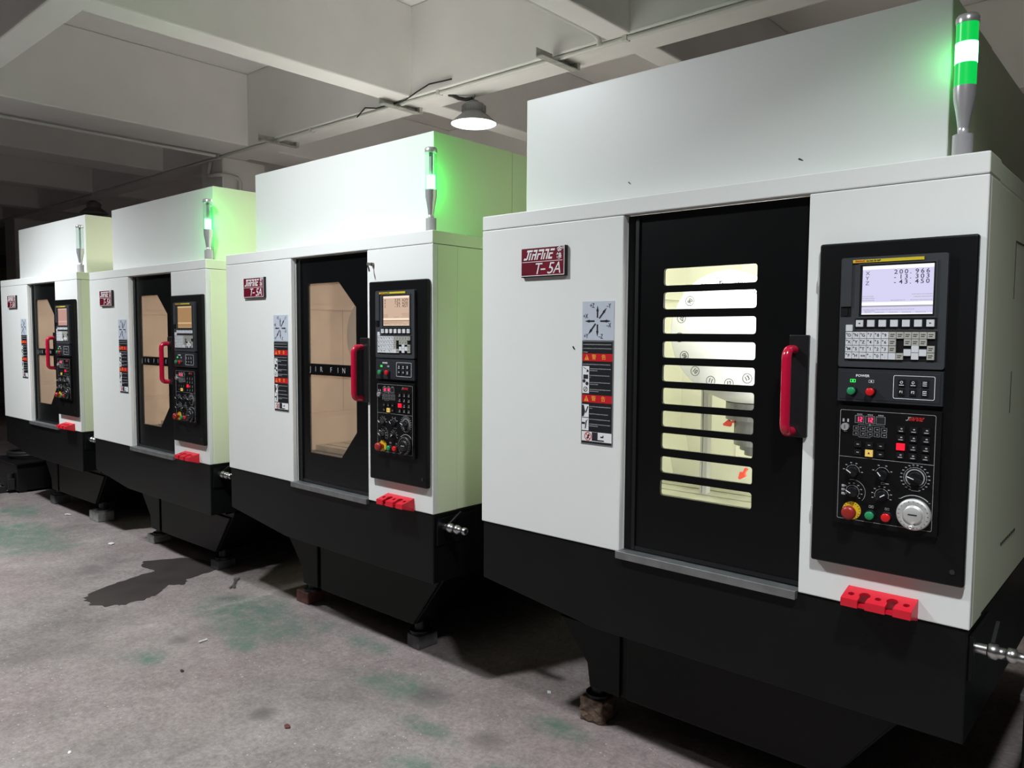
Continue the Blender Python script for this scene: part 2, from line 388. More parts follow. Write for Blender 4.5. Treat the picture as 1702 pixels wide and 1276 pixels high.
def common_parts(root):
    L = (0, 0, HB)
    # lower white cabinet
    b = MB()
    b.box(0, .61, 0, .025, 0, ZN).box(1.19, W, 0, .025, 0, ZN)
    b.box(.585, .61, .025, .06, 0, ZN).box(1.19, 1.215, .025, .06, 0, ZN)
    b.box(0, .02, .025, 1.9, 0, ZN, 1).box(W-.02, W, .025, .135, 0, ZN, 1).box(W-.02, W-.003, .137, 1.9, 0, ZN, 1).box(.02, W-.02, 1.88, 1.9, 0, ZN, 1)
    b.build('cabinet_body', ['white', 'ivory'], root, L, bevel=.003)
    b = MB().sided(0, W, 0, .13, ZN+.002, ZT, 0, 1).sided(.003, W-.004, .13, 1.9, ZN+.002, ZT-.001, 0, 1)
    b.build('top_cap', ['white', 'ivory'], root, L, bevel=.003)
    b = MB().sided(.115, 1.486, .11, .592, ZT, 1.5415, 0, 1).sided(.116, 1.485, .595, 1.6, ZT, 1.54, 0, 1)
    up = b.build('upper_enclosure', ['white', 'ivory'], root, L, bevel=.003)
    MB().lathe((1.40, .59, 0), [(.012, 1.5415), (.006, 1.546), (.006, 1.556), (.016, 1.558), (.016, 1.564), (.003, 1.566)], seg=14).build('lifting_knob', 'ink', up)
    for y0, z0, y1, z1 in ((.418, .49, .422, .604), (.399, .955, .402, .80), (.40, .953, .62, .956)):
        MB().box(W-.004, W-.0018, min(y0, y1), max(y0, y1), min(z0, z1), max(z0, z1)).build('side_slot', 'ink', root, L)
    b = MB()
    for k in range(9): b.box(W-.004, W-.0018, .38+k*.026, .395+k*.026, .128, .135)
    b.build('side_vent', 'ink', root, L)
    # dark tray and casting
    b = MB().prism([(.004, -.001), (W-.004, -.001), (W-.004, -.285), (.52, -.281), (.004, -.215)], .006, 1.9)
    tray = b.build('chip_tray', 'black', root, L, bevel=.004)
    for i in range(3):
        for j in range(2): pass
    b = MB().prism([(.17, -.28), (1.43, -.28), (1.43, -.345), (1.225, -.61), (.345, -.61), (.335, -.52), (.20, -.36), (.17, -.33)], .235, 1.75)
    b.prism([(.505, -.37), (1.40, -.37), (1.222, -.608), (.505, -.608)], .222, .24)
    b.prism([(.20, -.37), (.475, -.37), (.475, -.608), (.345, -.608), (.332, -.52)], .222, .24)
    b.box(1.30, 1.395, .20, .30, -.345, -.285)
    b.build('base_casting', 'black', root, L, bevel=.004)
    for fx in (.345, 1.205):
        for fy in (.285, 1.6):
            MB().cyl((fx, fy, 0), .028, -.66, -.60, 'z', 16).cyl((fx, fy, 0), .05, -.6605, -.648, 'z', 16).build('leveling_foot', 'blk', root, L)
    # drain valve on the right side of the tray
    b = MB().cyl((W, .055, -.055), .013, -.006, .03, 'x', 14).lathe((W, .055, -.055), [(.016, .03), (.019, .034), (.019, .05), (.014, .054), (.014, .07), (.018, .072), (.018, .088), (.012, .092), (.012, .115), (.015, .117), (.015, .128), (.008, .13)], 'x', 12)
    v = b.build('drain_valve', 'steel', root, L)
    MB().prismx([(.055, -.042), (.065, -.042), (.12, -.005), (.115, .002), (.055, -.034)], W+.036, W+.044).build('valve_lever', 'blk', v)
    MB().box(W-.004, W+.006, .02, .25, -.13, -.02).build('valve_plate', 'black', root, L, bevel=.002)
    # name plate
    np_ = MB().box(.198, .392, -.012, 0, .893, .994).build('name_plate', 'blk', root, L, bevel=.001)
    MB().box(.1985, .388, -.0135, -.012, .8965, .9935).build('plate_face', 'maroon', np_)
    b = MB().rect_line(.1985, .388, .8965, .9935, .0022, -.0142, -.0135).box(.204, .380, -.0142, -.0135, .944, .9458)
    stroke_logo(b, .2115, .9515, .034, .70)
    b.text('T', .054, .255, .919, -.0138, shear=.28, sx=.95).text('5', .054, .312, .919, -.0138, shear=.28, sx=1.05).text('A', .054, .339, .919, -.0138, shear=.28, sx=.9).box(.287, .307, -.0142, -.0135, .916, .9205)
    b.text('金', .0225, .3555, .980, -.0138, off=.0003).text('鋒', .0225, .3535, .958, -.0138, off=.0003).text('®', .012, .3765, .985, -.0138)
    b.build('lettering', 'wht', np_)
    # axis direction label
    al = MB().box(.456, .580, -.0015, 0, .679, .805).build('axis_label', 'label', root, L)
    b = MB(); cx, cz = .516, .741; y0, y1 = -.0022, -.0015
    for a, l in ((90, .050), (-90, .050), (0, .051), (180, .049), (50, .055), (230, .055)):
        d = Vector((math.cos(math.radians(a)), math.sin(math.radians(a)))); n = Vector((-d.y, d.x))
        q = lambda t, w: (cx+d.x*t+n.x*w, cz+d.y*t+n.y*w)
        b.prism([q(.011, .0026), q(.011, -.0026), q(l-.016, -.0026), q(l-.016, .0026)], y0, y1)
        b.prism([q(l-.018, .0048), q(l-.018, -.0048), q(l, 0)], y0, y1)
    for s, x, z in (('+Z', .4855, .791), ('-Y', .551, .789), ('+X', .459, .757), ('-X', .551, .727), ('+Y', .462, .692), ('-Z', .521, .691)):
        b.text(s.replace('-', '–'), .021, x, z, -.0019, sx=.72)
    b.build('axis_marks', 'ink', al)
    # warning label
    wl = MB().box(.456, .580, -.0015, 0, .337, .677).build('warning_label', 'labelblk', root, L)
    b = MB().rect_line(.456, .580, .337, .677, .003, -.0019, -.0015)
    b.build('label_border', 'lab_edge', wl)
    for z in (.623, .4875): MB().box(.459, .577, -.0021, -.0015, z-.0125, z+.0125).build('warning_band', 'labelred', wl)
    for z in (.623, .4875):
        MB().prism([(.467, z-.009), (.485, z-.009), (.476, z+.010)], -.0025, -.0021).box(.4753, .4767, -.0029, -.0025, z-.003, z+.004, 1).box(.4753, .4767, -.0029, -.0025, z-.0065, z-.0048, 1).build('warning_triangle', ['orange', 'ink'], wl)
        for ch, x in (('警', .496), ('告', .534)): MB().text(ch, .018, x, z, -.0023, off=.0002).build('warning_character', 'orange', wl)
    rr = random.Random(3)
    def glyphs(b, x, z, w, h=.0034):
        while x < w:
            k = .0024+rr.random()*.0012
            b.box(x, x+k*.75, -.0019, -.0015, z-h*.5*rr.uniform(.6, 1), z+h*.5*rr.uniform(.6, 1)); x += k+.0008
    for rows in (((.665, .570), (.652, .570), (.640, .476)), ((.600, .566), (.586, .570), (.580, .515), (.564, .565), (.558, .490), (.541, .568), (.535, .520), (.518, .568), (.512, .525)),
                 ((.462, .570), (.456, .497), (.438, .560), (.420, .570), (.404, .570), (.398, .520))):
        b = MB()
        for z, w in rows: glyphs(b, .461 if z > .59 else .489, z, w)
        b.build('fine_print', 'dimw', wl)
    b = MB().box(.459, .486, -.0021, -.0015, .505, .594).box(.459, .486, -.0021, -.0015, .382, .468).box(.459, .577, -.0021, -.0015, .3475, .3785)
    b.box(.463, .482, -.0026, -.0021, .552, .566, 1).cyl((.466, 0, .545), .006, -.0026, -.0021, 'y', 12, 1).cyl((.478, 0, .537), .006, -.0026, -.0021, 'y', 12, 1)
    b.arc(.472, .518, .0065, .0085, 0, 360, -.0026, -.0021, 1, 16).seg_line(.467, .512, .477, .524, .002, -.0026, -.0021, 1)
    b.prism([(.475, .575), (.484, .575), (.484, .580), (.478, .584)], -.0026, -.0021, 1).seg_line(.463, .590, .474, .584, .0016, -.0026, -.0021, 1)
    b.prism([(.459, .428), (.466, .428), (.472, .444), (.466, .466), (.459, .466)], -.0026, -.0021, 1).seg_line(.474, .440, .483, .462, .004, -.0026, -.0021, 1)
    b.box(.459, .472, -.0026, -.0021, .402, .409, 1).seg_line(.473, .388, .477, .414, .004, -.0026, -.0021, 1).seg_line(.477, .412, .482, .418, .002, -.0026, -.0021, 1)
    b.box(.459, .486, -.0026, -.0021, .424, .426, 1)
    b.arc(.484, .363, .0115, .014, 0, 360, -.0026, -.0021, 2, 24).seg_line(.476, .372, .492, .354, .0025, -.0027, -.0022, 2)
    b.prism([(.478, .356), (.484, .354), (.492, .368), (.486, .371)], -.0026, -.0021, 1).box(.500, .523, -.0026, -.0021, .353, .378, 1).box(.500, .548, -.0026, -.0021, .350, .354, 1)
    b.prism([(.534, .362), (.546, .362), (.546, .372), (.541, .366), (.534, .366)], -.0026, -.0021, 1)
    b.build('pictogram', ['wht', 'ink', 'redink'], wl)
    # red tool holder rack
    x0, x1 = 1.3235, 1.487; L_ = math.hypot(.062, .016); ang = math.atan2(.016, .062)
    rack = MB().prismx([(0, .010), (-.058, .0165), (-.058, .0145), (0, -.003)], x0+.001, x1-.001).build('tool_rack', 'redblock', root, L)
    b = MB(); out = [(0, 0)]
    for c in (.049, .114):      # key-hole slots open to the front edge
        out += [(c-.009, 0)] + [(c+.0135*math.cos(math.radians(a)), .030+.0135*math.sin(math.radians(a))) for a in range(228, -49, -18)] + [(c+.009, 0)]
    out += [(x1-x0, 0), (x1-x0, L_), (0, L_)]
    b.plate([out, circ(.017, .027, .0075), circ(.0815, .027, .0075), circ(.147, .027, .0075)], -.0035, .0035)
    mt = Matrix.Translation((x0, -.062, .0305)) @ Matrix.Rotation(-(PI/2-ang), 4, 'X')
    b.v = [tuple(mt @ Vector(v)) for v in b.v]
    for u0, u1 in ((0, .040), (.058, .105), (.123, x1-x0)): b.box(x0+u0, x0+u1, -.064, -.058, .014, .033)
    b.prismx([(0, .05), (-.062, .034), (-.062, .015), (0, -.004)], x0-.001, x0+.003).prismx([(0, .05), (-.062, .034), (-.062, .015), (0, -.004)], x1-.003, x1+.001)
    b.build('rack_plate', 'redblock', rack)
    # control panel and what sits on it
    cp = MB().prism(rrect(1.229, 1.588, .105, .934, .006), -.022, -.001).build('control_panel', 'panel', root, L, bevel=.005, bseg=3)
    for z in (.84, .235): MB().cyl((1.228, -.012, 0), .006, z-.012, z+.012, 'z', 10).build('hinge', 'alu', cp)
    MB().cyl((1.563, -.022, .140), .006, -.003, .001, 'y', 12).build('panel_lock', 'strip', cp)
    display_unit(root); power_strip(root); operator_station(root)
    MB().box(.603, 1.187, -.012, .06, -.020, .005).build('door_sill', 'sill', root, L, bevel=.002)
    # signal tower body
    tx, ty = 1.530, .055
    tw = MB().lathe((tx, ty, 0), [(.026, ZT), (.026, ZT+.004), (.022, ZT+.005), (.022, ZT+.055), (.012, ZT+.056), (.012, ZT+.072), (.017, ZT+.105), (.0235, ZT+.14), (.0245, ZT+.168)], seg=28).build('signal_tower', 'chrome', root, L)
    MB().lathe((tx, ty, 0), [(.0250, 1.436), (.0255, 1.44), (.0255, 1.450), (.022, 1.456), (.010, 1.458)], seg=28).build('tower_cap', 'chrome', tw)
    return tw

def display_unit(root):
    L = (0, 0, HB)
    b = MB().plate([rrect(1.288, 1.530, .620, .894, .006)], -.034, -.022)
    b.box(1.291, 1.316, -.038, -.034, .772, .888)                       # memory card flap
    b.rect_line(1.331, 1.509, .742, .878, .004, -.037, -.034)           # raised screen surround
    b.box(1.303, 1.514, -.0348, -.034, .638, .711, 1)                   # dark key field
    b.box(1.326, 1.512, -.0348, -.034, .717, .742, 1)
    b.box(1.290, 1.316, -.0345, -.034, .746, .770, 1)
    du = b.build('display_unit', ['unit', 'blk'], root, L, bevel=.0015)
    MB().box(1.298, 1.308, -.037, -.034, .749, .767).build('card_slot', 'blk', du)
    MB().box(1.317, 1.479, -.0375, -.034, .880, .8875).build('maker_badge', 'badge', du)
    MB().text('FANUC', .0056, 1.323, .8838, -.0378, 0, sx=1.25, off=.0002).text('Series 0i-MF', .0056, 1.349, .8838, -.0378, 1, sx=1.2, off=.0001).build('badge_lettering', ['redink', 'ink'], du)
    MB().box(1.335, 1.505, -.0352, -.034, .746, .874).build('screen_border', 'blk', du)
    k = MB
    for i in range(7):
        x = 1.338+i*.02667
        b = MB().box(x-.0083, x+.0083, -.0395, -.034, .7212, .7378)
        if i == 0: b.prism([(x-.003, .7295), (x+.002, .7315), (x+.002, .7275)], -.0399, -.0395, 1)
        if i == 6: b.prism([(x+.003, .7295), (x-.002, .7315), (x-.002, .7275)], -.0399, -.0395, 1)
        b.build('soft_key', ['key', 'ink'], du)
    def key(x, z, s=None, grey=False, sub=None):
        b = MB().box(x-.0079, x+.0079, -.0392, -.034, z-.0080, z+.0080)
        if s: b.text(s, .0105 if len(s) == 1 else .0055, x+.001, z-.0005, -.0393, 1, align='CENTER', off=.0001)
        if s and len(s) == 1: b.box(x-.006, x-.0035, -.0395, -.0392, z+.002, z+.005, 1)
        if grey and not s: b.box(x-.005, x+.005, -.0395, -.0392, z+.001, z+.0028, 1).box(x-.005, x+.003, -.0395, -.0392, z-.0035, z-.0017, 1)
        b.build('address_key', ['keyg' if grey else 'key', 'ink'], du)
    X = lambda c: 1.3137+c*.01703
    R = [.7005, .6834, .6663, .6492]
    key(1.3135, .7182, None, False)
    rows = ['ONG789', 'XYZ456', 'MST123', ['F', 'H', 'EOB', '-', '0', '.']]
    for r in range(4):
        for c in range(6): key(X(c), R[r], rows[r][c])
    for c in range(6, 12): key(X(c), R[0], None, True)
    key(X(6), R[1], None, True); key(X(6), R[2], None, True); key(X(6), R[3], None, False); key(X(7), R[3], None, True)
    for c in (8, 9, 10): key(X(c), R[1], None, True)
    for c, z in ((9, .6675), (9, .6503), (8, .6589), (10, .6589)): key(X(c), z, None, False)
    for z in (.6675, .6503): key(X(11), z, None, True)

def screen(root, base, white, ink, lines, grey=None, showtext=True):
    du = [c for c in root.children if c.name.split('.')[0] == 'display_unit'][0]
    b = MB().box(1.341, 1.501, -.0358, -.034, .7515, .8705)
    b.box(1.341, 1.501, -.0361, -.0358, .862, .8705, 1).box(1.341, 1.501, -.0361, -.0358, .7735, .7815, 1)
    if grey: b.box(1.341, 1.501, -.0361, -.0358, .7695, .7735, 3)
    b.box(1.341, 1.501, -.0361, -.0358, .7515, .7540, 1)
    if showtext:
        for i, (ax, val) in enumerate(lines):
            z = .8535-i*.0122
            b.text(ax, .0130, 1.348, z-.001, -.0362, 2, sx=1.1)
            n = len(val)
            for j, ch in enumerate(val): b.text(ch, .0150, 1.4960-(n-j)*.0118, z, -.0362, 2, sx=1.12, off=.00015)
        rr = random.Random(5)
        for x0, z, w in ((1.342, .796, .027), (1.342, .791, .027), (1.342, .786, .027), (1.455, .799, .045), (1.460, .793, .04), (1.408, .7855, .03), (1.452, .7855, .048), (1.345, .7635, .115), (1.349, .7565, .014), (1.372, .7565, .02), (1.405, .7565, .02), (1.435, .7565, .02), (1.465, .7565, .02)):
            x = x0
            while x < x0+w: b.box(x, x+.0014, -.0362, -.0360, z-.0012, z+.0012, 3 if grey else 2); x += .0014+rr.uniform(.0008, .002)
        b.box(1.347, 1.372, -.0362, -.0360, .7595, .7602, 2)
    s = b.build('screen', [base, white, ink, grey or ink], du)
    s['label'] = 'lit screen'
    return s

def push_button(name, x, z, mat, parent, r=.0098, y=-.034, prot=.016):
    b = MB().lathe((x, y, z), [(r*1.3, 0), (r*1.3, -.004), (r*1.12, -.0055), (r*1.1, -prot*.6)], 'y', 22, 1, caps=False)
    b.lathe((x, y, z), [(r, -prot*.5), (r, -prot*.92), (r*.85, -prot), (0.0, -prot*1.02)], 'y', 22, 0, caps=False)
    b.build(name, [mat, 'blk'], parent)

def power_strip(root):
    L = (0, 0, HB); y = -.034
    ps = MB().box(1.289, 1.530, y, -.022, .533, .615).box(1.295, 1.524, y-.001, y, .539, .609).build('power_strip', 'strip', root, L, bevel=.001)
    b = MB(); lo = rrect(1.421, 1.513, .546, .603, .004); li = rrect(1.4222, 1.5118, .5472, .6018, .003)
    b.plate([lo, li], y-.0016, y-.001)
    b.text('POWER', .0085, 1.349, .5985, y-.0013, align='CENTER', off=.0002, sx=1.1)
    b.rect_line(1.364, 1.376, .582, .589, .0006, y-.0016, y-.001).cyl((1.370, 0, .5855), .002, y-.0016, y-.001, 'y', 10)
    b.build('power_marks', 'wht', ps)
    MB().rect_line(1.3195, 1.3325, .5815, .5895, .0011, y-.0016, y-.001).box(1.3245, 1.3275, y-.0016, y-.001, .583, .588).build('power_indicator', 'grnlit', ps)
    push_button('power_button', 1.3255, .560, 'grnbtn', ps); push_button('power_button', 1.3705, .560, 'redbtn', ps)
    for i, x in enumerate((1.440, 1.466, 1.492)):
        for j, z in enumerate((.585, .563)):
            b = MB().box(x-.0078, x+.0078, y-.004, y, z-.0078, z+.0078)
            if j and i < 2: b.text('F%d' % (i+1), .0085, x, z, y-.0043, 1, align='CENTER', off=.0001)
            elif i < 2: b.arc(x, z+.0015, .0022, .0033, 0, 360, y-.0045, y-.004, 1, 12).box(x-.0055, x+.0055, y-.0045, y-.004, z-.006, z-.0045, 1)
            else:
                for q in (-.0055, -.001, .003): b.box(x-.005, x+.004, y-.0045, y-.004, z+q, z+q+.0016, 1)
            b.build('function_key', ['blk', 'wht'], ps)

def operator_station(root):
    L = (0, 0, HB); y = -.034; m0, m1 = y-.0006, y
    op = MB().plate([rrect(1.290, 1.530, .219, .521, .004)], y, -.022).build('operator_station', 'panel', root, L, bevel=.001)
    b = MB().plate([rrect(1.298, 1.518, .231, .511, .004), rrect(1.2988, 1.5172, .2318, .5102, .0035)], m0, m1)
    b.box(1.298, 1.518, m0, m1, .3912, .392)
    for i, x in enumerate((1.345, 1.370, 1.395)):
        b.rect_line(x-.0108, x+.0108, .4795, .4985, .0006, m0-.0006, m1)
        for k in range(4): b.box(x-.006+k*.0033, x-.0038+k*.0033, m0, m1, .5005, .5028)
    b.box(1.342, 1.404, m0, m1, .4755, .476).box(1.342, 1.3425, m0, m1, .4735, .476).box(1.4035, 1.404, m0, m1, .4735, .476).cyl((1.370, 0, .476), .002, m0, m1, 'y', 8)
    for i in range(5):
        for z in (.466, .453):
            x = 1.337+i*.0167
            b.rect_line(x-.0065, x+.0065, z-.0052, z+.0052, .0005, m0, m1).box(x-.0015, x+.0035, m0, m1, z-.001, z+.0008)
    b.box(1.344, 1.3445, m0, m1, .444, .446).box(1.344, 1.372, m0, m1, .4438, .4443).box(1.3715, 1.372, m0, m1, .444, .446)
    b.box(1.308, 1.316, m0, m1, .4545, .4565).box(1.304, 1.3085, m0, m1, .480, .488).box(1.3155, 1.3195, m0, m1, .480, .488)
    def dial(cx, cz, r, a0, a1, n, w=.0007, marks=True):
        b.arc(cx, cz, r-w, r, a0, a1, m0, m1, 0, 28)
        for i in range(n):
            a = math.radians(a0+(a1-a0)*i/(n-1)); c, s = math.cos(a), math.sin(a)
            b.seg_line(cx+c*r, cz+s*r, cx+c*(r+.0018), cz+s*(r+.0018), .0006, m0, m1)
            if marks:
                x, z = cx+c*(r+.0058), cz+s*(r+.0058)
                b.box(x-.0022, x+.0022, m0, m1, z-.001, z+.001)
    dial(1.333, .355, .0165, 0, 170, 6); dial(1.403, .357, .0165, 20, 160, 4); dial(1.4775, .3565, .0255, -70, 250, 20)
    b.arc(1.4775, .3565, .0188, .0215, -60, 240, m0, m1, 0, 40)
    dial(1.334, .303, .0165, -40, 205, 9); b.arc(1.334, .303, .0305, .0313, -40, 105, m0, m1, 0, 28); dial(1.4035, .303, .0165, -20, 200, 8)
    for z in (.316, .306, .296): b.prism([(1.307, z-.003), (1.313, z-.003), (1.316, z), (1.313, z+.003), (1.307, z+.003)], m0, m1)
    b.rect_line(1.4015, 1.409, .331, .336, .0006, m0, m1); b.box(1.411, 1.419, m0, m1, .3325, .3345); b.box(1.470, 1.488, m0, m1, .324, .3255)
    b.arc(1.4775, .268, .0445, .0465, 48, 132, m0, m1, 0, 20); b.seg_line(1.443, .302, 1.448, .302, .001, m0, m1); b.seg_line(1.509, .299, 1.513, .299, .001, m0, m1)
    b.rect_line(1.3745, 1.3795, .268, .274, .0009, m0, m1).rect_line(1.381, 1.386, .268, .274, .0009, m0, m1)
    b.rect_line(1.4125, 1.4165, .268, .2735, .0006, m0, m1).rect_line(1.418, 1.422, .268, .2735, .0006, m0, m1)
    b.build('printed_scales', 'dimw', op)
    stroke_logo(stroke_logo(MB(), 1.452, .494, .009, .80, 0, y-.0006, y, .4, (0,)), 1.452, .494, .009, .80, 1, y-.0006, y, .4, (1, 2, 3, 4, 5, 6)).build('small_logo', ['dimw', 'redink'], op)
    MB().cyl((1.312, y, .468), .0095, -.008, 0, 'y', 20).box(1.3112, 1.3128, y-.0085, y-.008, .463, .473, 1).build('key_switch', ['chrome', 'ink'], op)
    for i, x in enumerate((1.345, 1.370, 1.395)):
        MB().box(x-.010, x+.010, y-.0007, y, .480, .498).build('digit_window', 'strip', op)
    SEG = {'1': 'bc', '2': 'abged', '0': 'abcdef', '8': 'abcdefg'}
    b = MB()
    def digit(ch, x, z, mat):
        w, h, t = .0052, .0115, .0016
        for s in SEG[ch]:
            q = {'a': (x, x+w, z+h-t, z+h), 'd': (x, x+w, z, z+t), 'g': (x, x+w, z+h/2-t/2, z+h/2+t/2), 'b': (x+w-t, x+w, z+h/2, z+h), 'c': (x+w-t, x+w, z, z+h/2), 'e': (x, x+t, z, z+h/2), 'f': (x, x+t, z+h/2, z+h)}[s]
            b.box(q[0], q[1], y-.0012, y-.0007, q[2], q[3], mat)
    for x, s, mt in ((1.345, '12', 0), (1.370, '12', 0), (1.395, '88', 1)):
        digit(s[0], x-.0068, .4832, mt); digit(s[1], x+.0014, .4832, mt)
    b.build('digit_readout', ['leddig', 'strip'], op)
    for r, z in enumerate((.472, .451, .429, .408)):
        for c, x in enumerate((1.443, 1.471, 1.499)):
            if r == 2 and c == 0:
                MB().box(x-.0095, x+.0095, y-.005, y, z-.0085, z+.0085).build('mode_key', 'redlit', op, bevel=.001); continue
            MB().box(x-.0085, x+.0085, y-.004, y, z-.0075, z+.0075).box(x-.005, x+.005, y-.0044, y-.004, z-.0055, z-.0035, 1).box(x-.001, x+.0035, y-.0044, y-.004, z, z+.003, 1).build('mode_key', ['blk', 'dimw'], op)
    for z, row in ((.426, 'kkk'), (.4055, 'kyk')):
        for x, kd in zip((1.344, 1.371, 1.398), row):
            if kd == 'y': MB().box(x-.0088, x+.0088, y-.005, y, z-.0085, z+.0085).prism([(x-.003, z-.002), (x+.003, z-.002), (x, z+.004)], y-.0054, y-.005, 1).build('mode_key', ['yellit', 'ink'], op, bevel=.001)
            else: MB().box(x-.0085, x+.0085, y-.004, y, z-.0075, z+.0075).box(x-.003, x+.003, y-.0044, y-.004, z-.001, z+.001, 1).build('mode_key', ['blk', 'dimw'], op)
    for (x, z, a, r) in ((1.334, .3535, 145, .0135), (1.4045, .354, 130, .0125), (1.479, .3555, 160, .0165), (1.335, .302, 150, .0135), (1.405, .302, 35, .0135)):
        d = Vector((math.cos(math.radians(a)), math.sin(math.radians(a)))); n = Vector((-d.y, d.x))
        b = MB().lathe((x, y, z), [(r, 0), (r, -.005), (r*.85, -.008)], 'y', 24)
        q = lambda t, w: (x+d.x*t+n.x*w, z+d.y*t+n.y*w)
        b.prism([q(r*.95, .0035), q(r*.95, -.0035), q(-r*.95, -.0035), q(-r*.95, .0035)], y-.020, y-.006)
        b.prism([q(r*.95, .0011), q(r*.95, -.0011), q(.0, -.0011), q(.0, .0011)], y-.0206, y-.0199, 1)
        b.build('selector_knob', ['blk', 'wht'], op)
    es = MB().cyl((1.334, y, .255), .0225, -.003, 0, 'y', 32)
    for i in range(18):
        a = 2*PI*i/18; es.seg_line(1.334+.0185*math.cos(a), .255+.0185*math.sin(a), 1.334+.0212*math.cos(a), .255+.0212*math.sin(a), .0013, y-.0034, y-.003, 1)
    es.build('emergency_stop_ring', ['yellow', 'ink'], op)
    MB().lathe((1.334, y, .253), [(.009, -.003), (.009, -.016), (.0155, -.018), (.0175, -.022), (.0175, -.028), (.0155, -.0335), (.010, -.036), (0, -.0365)], 'y', 32, caps=False).build('emergency_stop', 'mush', op)
    push_button('cycle_button', 1.3795, .250, 'grnbtn', op, .0105); push_button('cycle_button', 1.4175, .251, 'redbtn', op, .0105)

def handwheel(root, mat, mat2):
    op = [c for c in root.children if c.name.split('.')[0] == 'operator_station'][0]
    y = -.034; x, z = 1.4795, .2685
    b = MB().lathe((x, y, z), [(.037, 0), (.037, -.004), (.0385, -.006), (.0385, -.011), (.036, -.0145), (.027, -.016), (.025, -.014), (.0215, -.014), (.0215, -.019), (.019, -.0205), (0, -.0205)], 'y', 48, caps=False)
    for i in range(20):
        a = 2*PI*i/20; b.seg_line(x+.031*math.cos(a), z+.031*math.sin(a), x+.034*math.cos(a), z+.034*math.sin(a), .0006, y-.0162, y-.0145, 1)
    b.box(x-.010, x+.010, y-.0212, y-.0204, z-.0005, z+.0025, 1)
    b.lathe((x, y, z-.028), [(.0055, -.014), (.0055, -.030), (.004, -.034), (.002, -.034), (0, -.028)], 'y', 16, 0, caps=False)
    b.build('handwheel', [mat, mat2], op)

def chamber(root, mat, spindle=True):
    L = (0, 0, HB); x0, x1, y0, y1, z0, z1 = .30, 1.30, .062, .95, .02, 1.05
    b = MB()
    b.box(x0-.01, x0, y0, y1, z0, z1).box(x1, x1+.01, y0, y1, z0, z1).box(x0, x1, y1, y1+.01, z0, z1)
    b.box(x0, x1, y0, y1, z0-.01, z0).box(x0, x1, y0, y1, z1, z1+.01)
    b.box(.56, .565, y1-.012, y1, z0, z1).box(x0, x1, y1-.10, y1, z0, z0+.10).box(x0, x1, y1-.05, y1, .86, .89).box(x0, x1, y1-.16, y1, z0, z0+.17)
    b.box(x0, x0+.02, y0+.01, y1, .845, .87).box(x0, x0+.012, y0+.01, y1, .87, z1)
    b.prism([(x0, .29), (x0+.025, .29), (x0+.025, .265), (x0+.06, .10), (x0, .10)], y0+.01, y1).box(x0, x0+.006, .52, .53, .29, .845)
    b.build('work_chamber', mat, root, L)
    b = MB().box(.655, .672, .47, .50, .12, .64).box(.645, .652, .47, .48, .12, .6)
    b.build('guide_post', 'cone', root, L)
    b = MB()
    for q in ((.30, .345), (.36, .44), (.455, .53), (.545, .62)): b.box(.36, 1.24, q[0], q[1], .09, .125)
    b.box(.36, 1.24, .30, .62, .05, .10)
    b.build('slotted_table', 'table', root, L)
    td = MB().lathe((.80, .34, .707), [(.0, -.012), (.20, -.012), (.206, -.008), (.206, .008), (.10, .02), (.0, .02)], 'y', 56, caps=False).build('tool_magazine', 'disc', root, L)
    if spindle:
        b = MB()
        for k in range(16):
            a = math.radians(96+22.5*(4-(k+1)) * -1); n = k+1
            x, z = .80+.170*math.cos(a), .707+.170*math.sin(a)
            b.arc(x, z, .0148, .0166, 0, 360, .3275, .3282, 0, 20)
            b.text('%02d' % n, .0205, x, z, .3278, align='CENTER', rot=a+PI/2, sx=.85, off=.0004)
        b.build('pocket_numbers', 'ink', td)
        sp = MB().lathe((.905, .40, 0), [(.20, .530), (.19, .508), (.12, .480), (.02, .474)], 'z', 40, 1, caps=False)
        sp.lathe((.905, .40, 0), [(.118, .477), (.118, .42), (.090, .42), (.090, .335), (.070, .335), (.070, .318), (.055, .318), (.055, .30), (.03, .30), (.03, .27)], 'z', 40, 0, smooth=False)
        sp = sp.build('spindle', ['spindle', 'cone'], root, L)
        for (x, z, r) in ((.815, .405, 200), (.868, .238, 235)):
            a = math.radians(r); d = Vector((math.cos(a), math.sin(a))); n = Vector((-d.y, d.x))
            q = lambda t, w: (x+d.x*t+n.x*w, z+d.y*t+n.y*w)
            MB().prism([q(-.002, .013), q(.019, .003), q(.019, -.003), q(-.002, -.011), q(-.008, -.003), q(-.024, -.006), q(-.024, .003), q(-.008, .004)], .335, .347).build('coolant_nozzle', 'flag', sp)

def handle(door):
    P = [(1.168, .032, .660)]
    def bend(c, a0, a1, r, n=6): return [(c[0], c[1]+r*math.cos(a0+(a1-a0)*i/n), c[2]+r*math.sin(a0+(a1-a0)*i/n)) for i in range(n+1)]
    P += bend((1.160, -.028, .638), PI/2, PI, .022); P += bend((1.160, -.028, .462), PI, 1.5*PI, .022); P += [(1.168, .032, .440)]
    MB().tube(P, .0128, 16).build('door_handle', 'red', door)
    MB().prism(rrect(1.150, 1.203, .425, .700, .004), -.010, .031).build('handle_plate', 'blk', door, bevel=.002)

